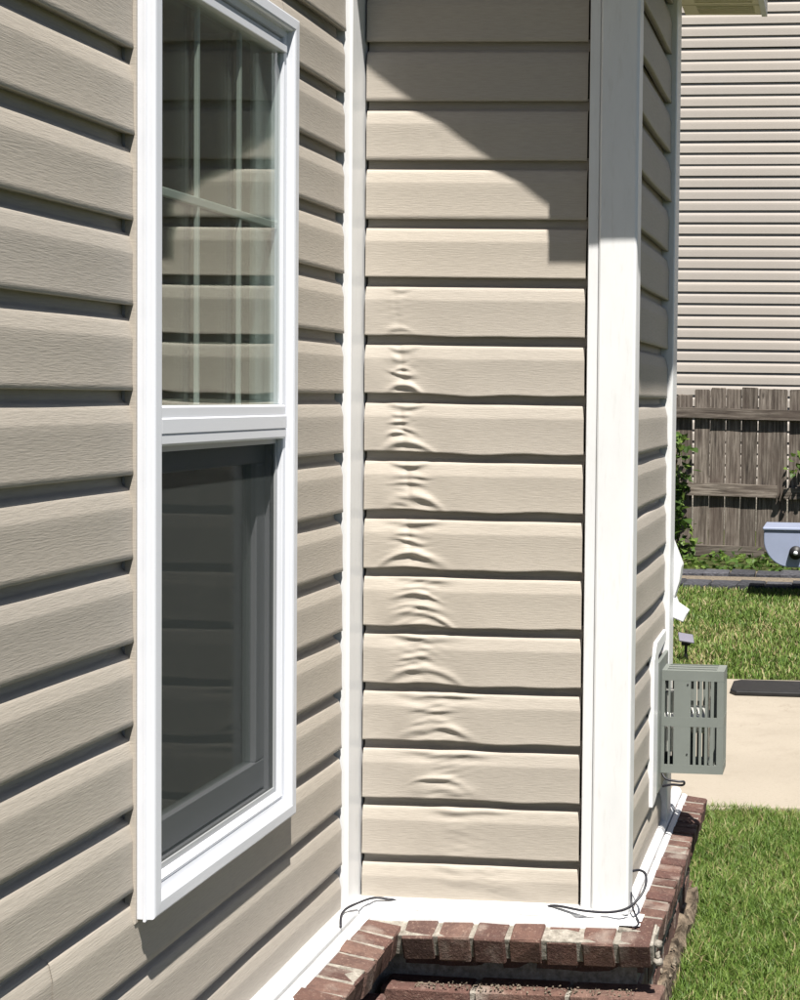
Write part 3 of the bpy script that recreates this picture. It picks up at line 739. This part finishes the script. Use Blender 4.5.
# ------------------------------------------------------------------ vegetation
def blades(name, n, x0, x1, y0, y1, hmin, hmax, wd, avoid=None, seed=0, tintf=None, z=GZ, mat='grass'):
    g = np.random.default_rng(seed)
    X = g.uniform(x0, x1, n); Y = g.uniform(y0, y1, n)
    if avoid is not None: k_ = ~avoid(X, Y); X, Y = X[k_], Y[k_]
    n = len(X); a = g.uniform(0, 2*np.pi, n); h = g.uniform(hmin, hmax, n)*(.75+.5*(.5+.5*np.sin(X*9+np.sin(Y*7)*2)*np.cos(Y*6)))
    ln = g.uniform(.2, 1.0, n)*h; dx, dy = np.cos(a), np.sin(a); ww = wd*g.uniform(.7, 1.3, n); px, py = -dy*ww, dx*ww
    # the blade's width turned freely against its lean
    b2 = a+g.uniform(-1.2, 1.2, n)+np.pi/2; px, py = np.cos(b2)*ww, np.sin(b2)*ww
    P = np.zeros((n, 5, 3))
    P[:, 0] = np.stack([X-px, Y-py, np.full(n, z-.004)], -1); P[:, 1] = np.stack([X+px, Y+py, np.full(n, z-.004)], -1)
    mx, my = X+dx*ln*.35, Y+dy*ln*.35
    P[:, 2] = np.stack([mx-px*.8, my-py*.8, z+h*.6], -1); P[:, 3] = np.stack([mx+px*.8, my+py*.8, z+h*.6], -1)
    P[:, 4] = np.stack([X+dx*ln, Y+dy*ln, z+h*g.uniform(.75, 1, n)], -1)
    b = (np.arange(n)*5)[:, None]
    F1 = b+np.array([[0, 1, 3]]); F2 = b+np.array([[0, 3, 2]]); F3 = b+np.array([[2, 3, 4]])
    F = np.concatenate([F1, F2, F3], 1).reshape(-1, 3)
    me = bpy.data.meshes.new(name); me.vertices.add(n*5); me.vertices.foreach_set('co', P.reshape(-1))
    nf = len(F); me.loops.add(nf*3); me.loops.foreach_set('vertex_index', F.reshape(-1).astype(np.int32))
    me.polygons.add(nf); me.polygons.foreach_set('loop_start', np.arange(0, nf*3, 3, dtype=np.int32)); me.polygons.foreach_set('loop_total', np.full(nf, 3, dtype=np.int32))
    me.update(calc_edges=True); me.validate()
    at = me.attributes.new('tint', 'FLOAT', 'POINT')
    t = np.clip(g.normal(.42, .17, n), 0, .8)
    dead = g.random(n) < (.10 if tintf is None else tintf(X, Y)); t[dead] = g.uniform(.85, 1.1, dead.sum())
    at.data.foreach_set('value', np.repeat(t, 5).astype(np.float32))
    me.materials.append(M[mat]); return me
def av(X, Y): return (X < .674) & (Y < 1.0)
near = obj('lawn', blades('lawn', 105000, .60, 1.45, -.35, 1.985, .012, .044, .0013, av, 1))
tag(near, 'mown green lawn beside the brick ledge in front of the concrete', 'grass', kind='stuff')
nb = obj('lawn', blades('lawn', 30000, 1.45, 4.2, -2.5, 2.0, .02, .06, .003, None, 5))
tag(nb, 'mown green lawn running out to the right of the house', 'grass', kind='stuff')
def dead2(X, Y): return .13+.5*np.exp(-((Y-6.05-.25*(X-.5))/.22)**2)*(np.sin(X*5)*.5+.5)+.45*np.exp(-(((X-.28)/.12)**2+((Y-5.0)/.25)**2))
far = obj('lawn', blades('lawn', 90000, -1.6, 3.2, 4.42, 8.12, .015, .048, .0030, None, 2, dead2))
tag(far, 'mown lawn with brown patches between the concrete and the slate edging', 'grass', kind='stuff')

def leaf_mesh(sz):
    v = [(0, 0, 0), (.5*sz, -.12*sz, .02*sz), (.42*sz, .45*sz, .05*sz), (0, 1.0*sz, -.12*sz), (-.42*sz, .45*sz, .05*sz), (-.5*sz, -.12*sz, .02*sz)]
    return v, [(0, 1, 2), (0, 2, 3), (0, 3, 4), (0, 4, 5)]
def foliage(name, pts, smin, smax, seed):
    g = random.Random(seed); V = []; F = []; T = []
    for p in pts:
        v_, f_ = leaf_mesh(g.uniform(smin, smax)); n = len(V); t = g.uniform(0, 1)
        mt = Matrix.Translation(p) @ Matrix.Rotation(g.uniform(0, 6.28), 4, 'Z') @ Matrix.Rotation(g.uniform(-1.4, .6), 4, 'X') @ Matrix.Rotation(g.uniform(-.6, .6), 4, 'Y')
        V += [mt @ Vector(q_) for q_ in v_]; F += [tuple(i+n for i in q_) for q_ in f_]; T += [t]*6
    me = mesh(name, V, F, 'leaf'); at = me.attributes.new('tint', 'FLOAT', 'POINT'); at.data.foreach_set('value', T); return me
# vine climbing the fence beside the house corner
vine = empty('climbing_vine', (-.46, 10.3, GZ)); tag(vine, 'leafy green vine climbing the fence beside the house corner', 'vine')
g = random.Random(8); pts = []; stems = [[(-.02, .05, 0), (.03, .06, .4), (-.02, .07, .8), (.0, .08, 1.15)], [(.05, .0, 0), (.0, .02, .3), (.06, .05, .62)]]
for _ in range(260):
    h = g.random()**1.15*1.12; wd = .045+.03*math.sin(h*9)+.03*(h < .25)
    pts.append(Vector((g.gauss(0, wd)+.02, g.uniform(-.14, .06), h)))
obj('foliage', foliage('foliage', pts, .035, .085, 4), vine)
for s_ in stems: obj('stem', tube('stem', s_, .006, 'stem', 6, 4), vine)
twig = empty('climbing_vine', (.66, 10.36, -.7)); tag(twig, 'small sprig of bright leaves poking over the fence at the right edge', 'vine')
pts = [Vector((g.gauss(.05, .09), g.uniform(-.09, .02), g.gauss(0, .06))) for _ in range(60)]
obj('foliage', foliage('foliage', pts, .035, .07, 9), twig); obj('stem', tube('stem', [(.1, .05, -.12), (.06, .0, -.02), (.0, -.02, .06)], .004, 'stem', 6, 3), twig)
pts = []
for _ in range(1250):
    x_ = g.uniform(-1.6, 3.0); y_ = g.uniform(9.0, 10.42); h = (.02+.07*(.5+.5*math.sin(x_*4.1+1))*g.random()+.03*g.random())
    pts.append(Vector((x_, y_, GZ+.012+h*g.random())))
bed = obj('weeds', foliage('weeds', pts, .03, .075, 12)); tag(bed, 'low leafy weeds growing in the bed at the foot of the fence', 'weeds', kind='stuff')
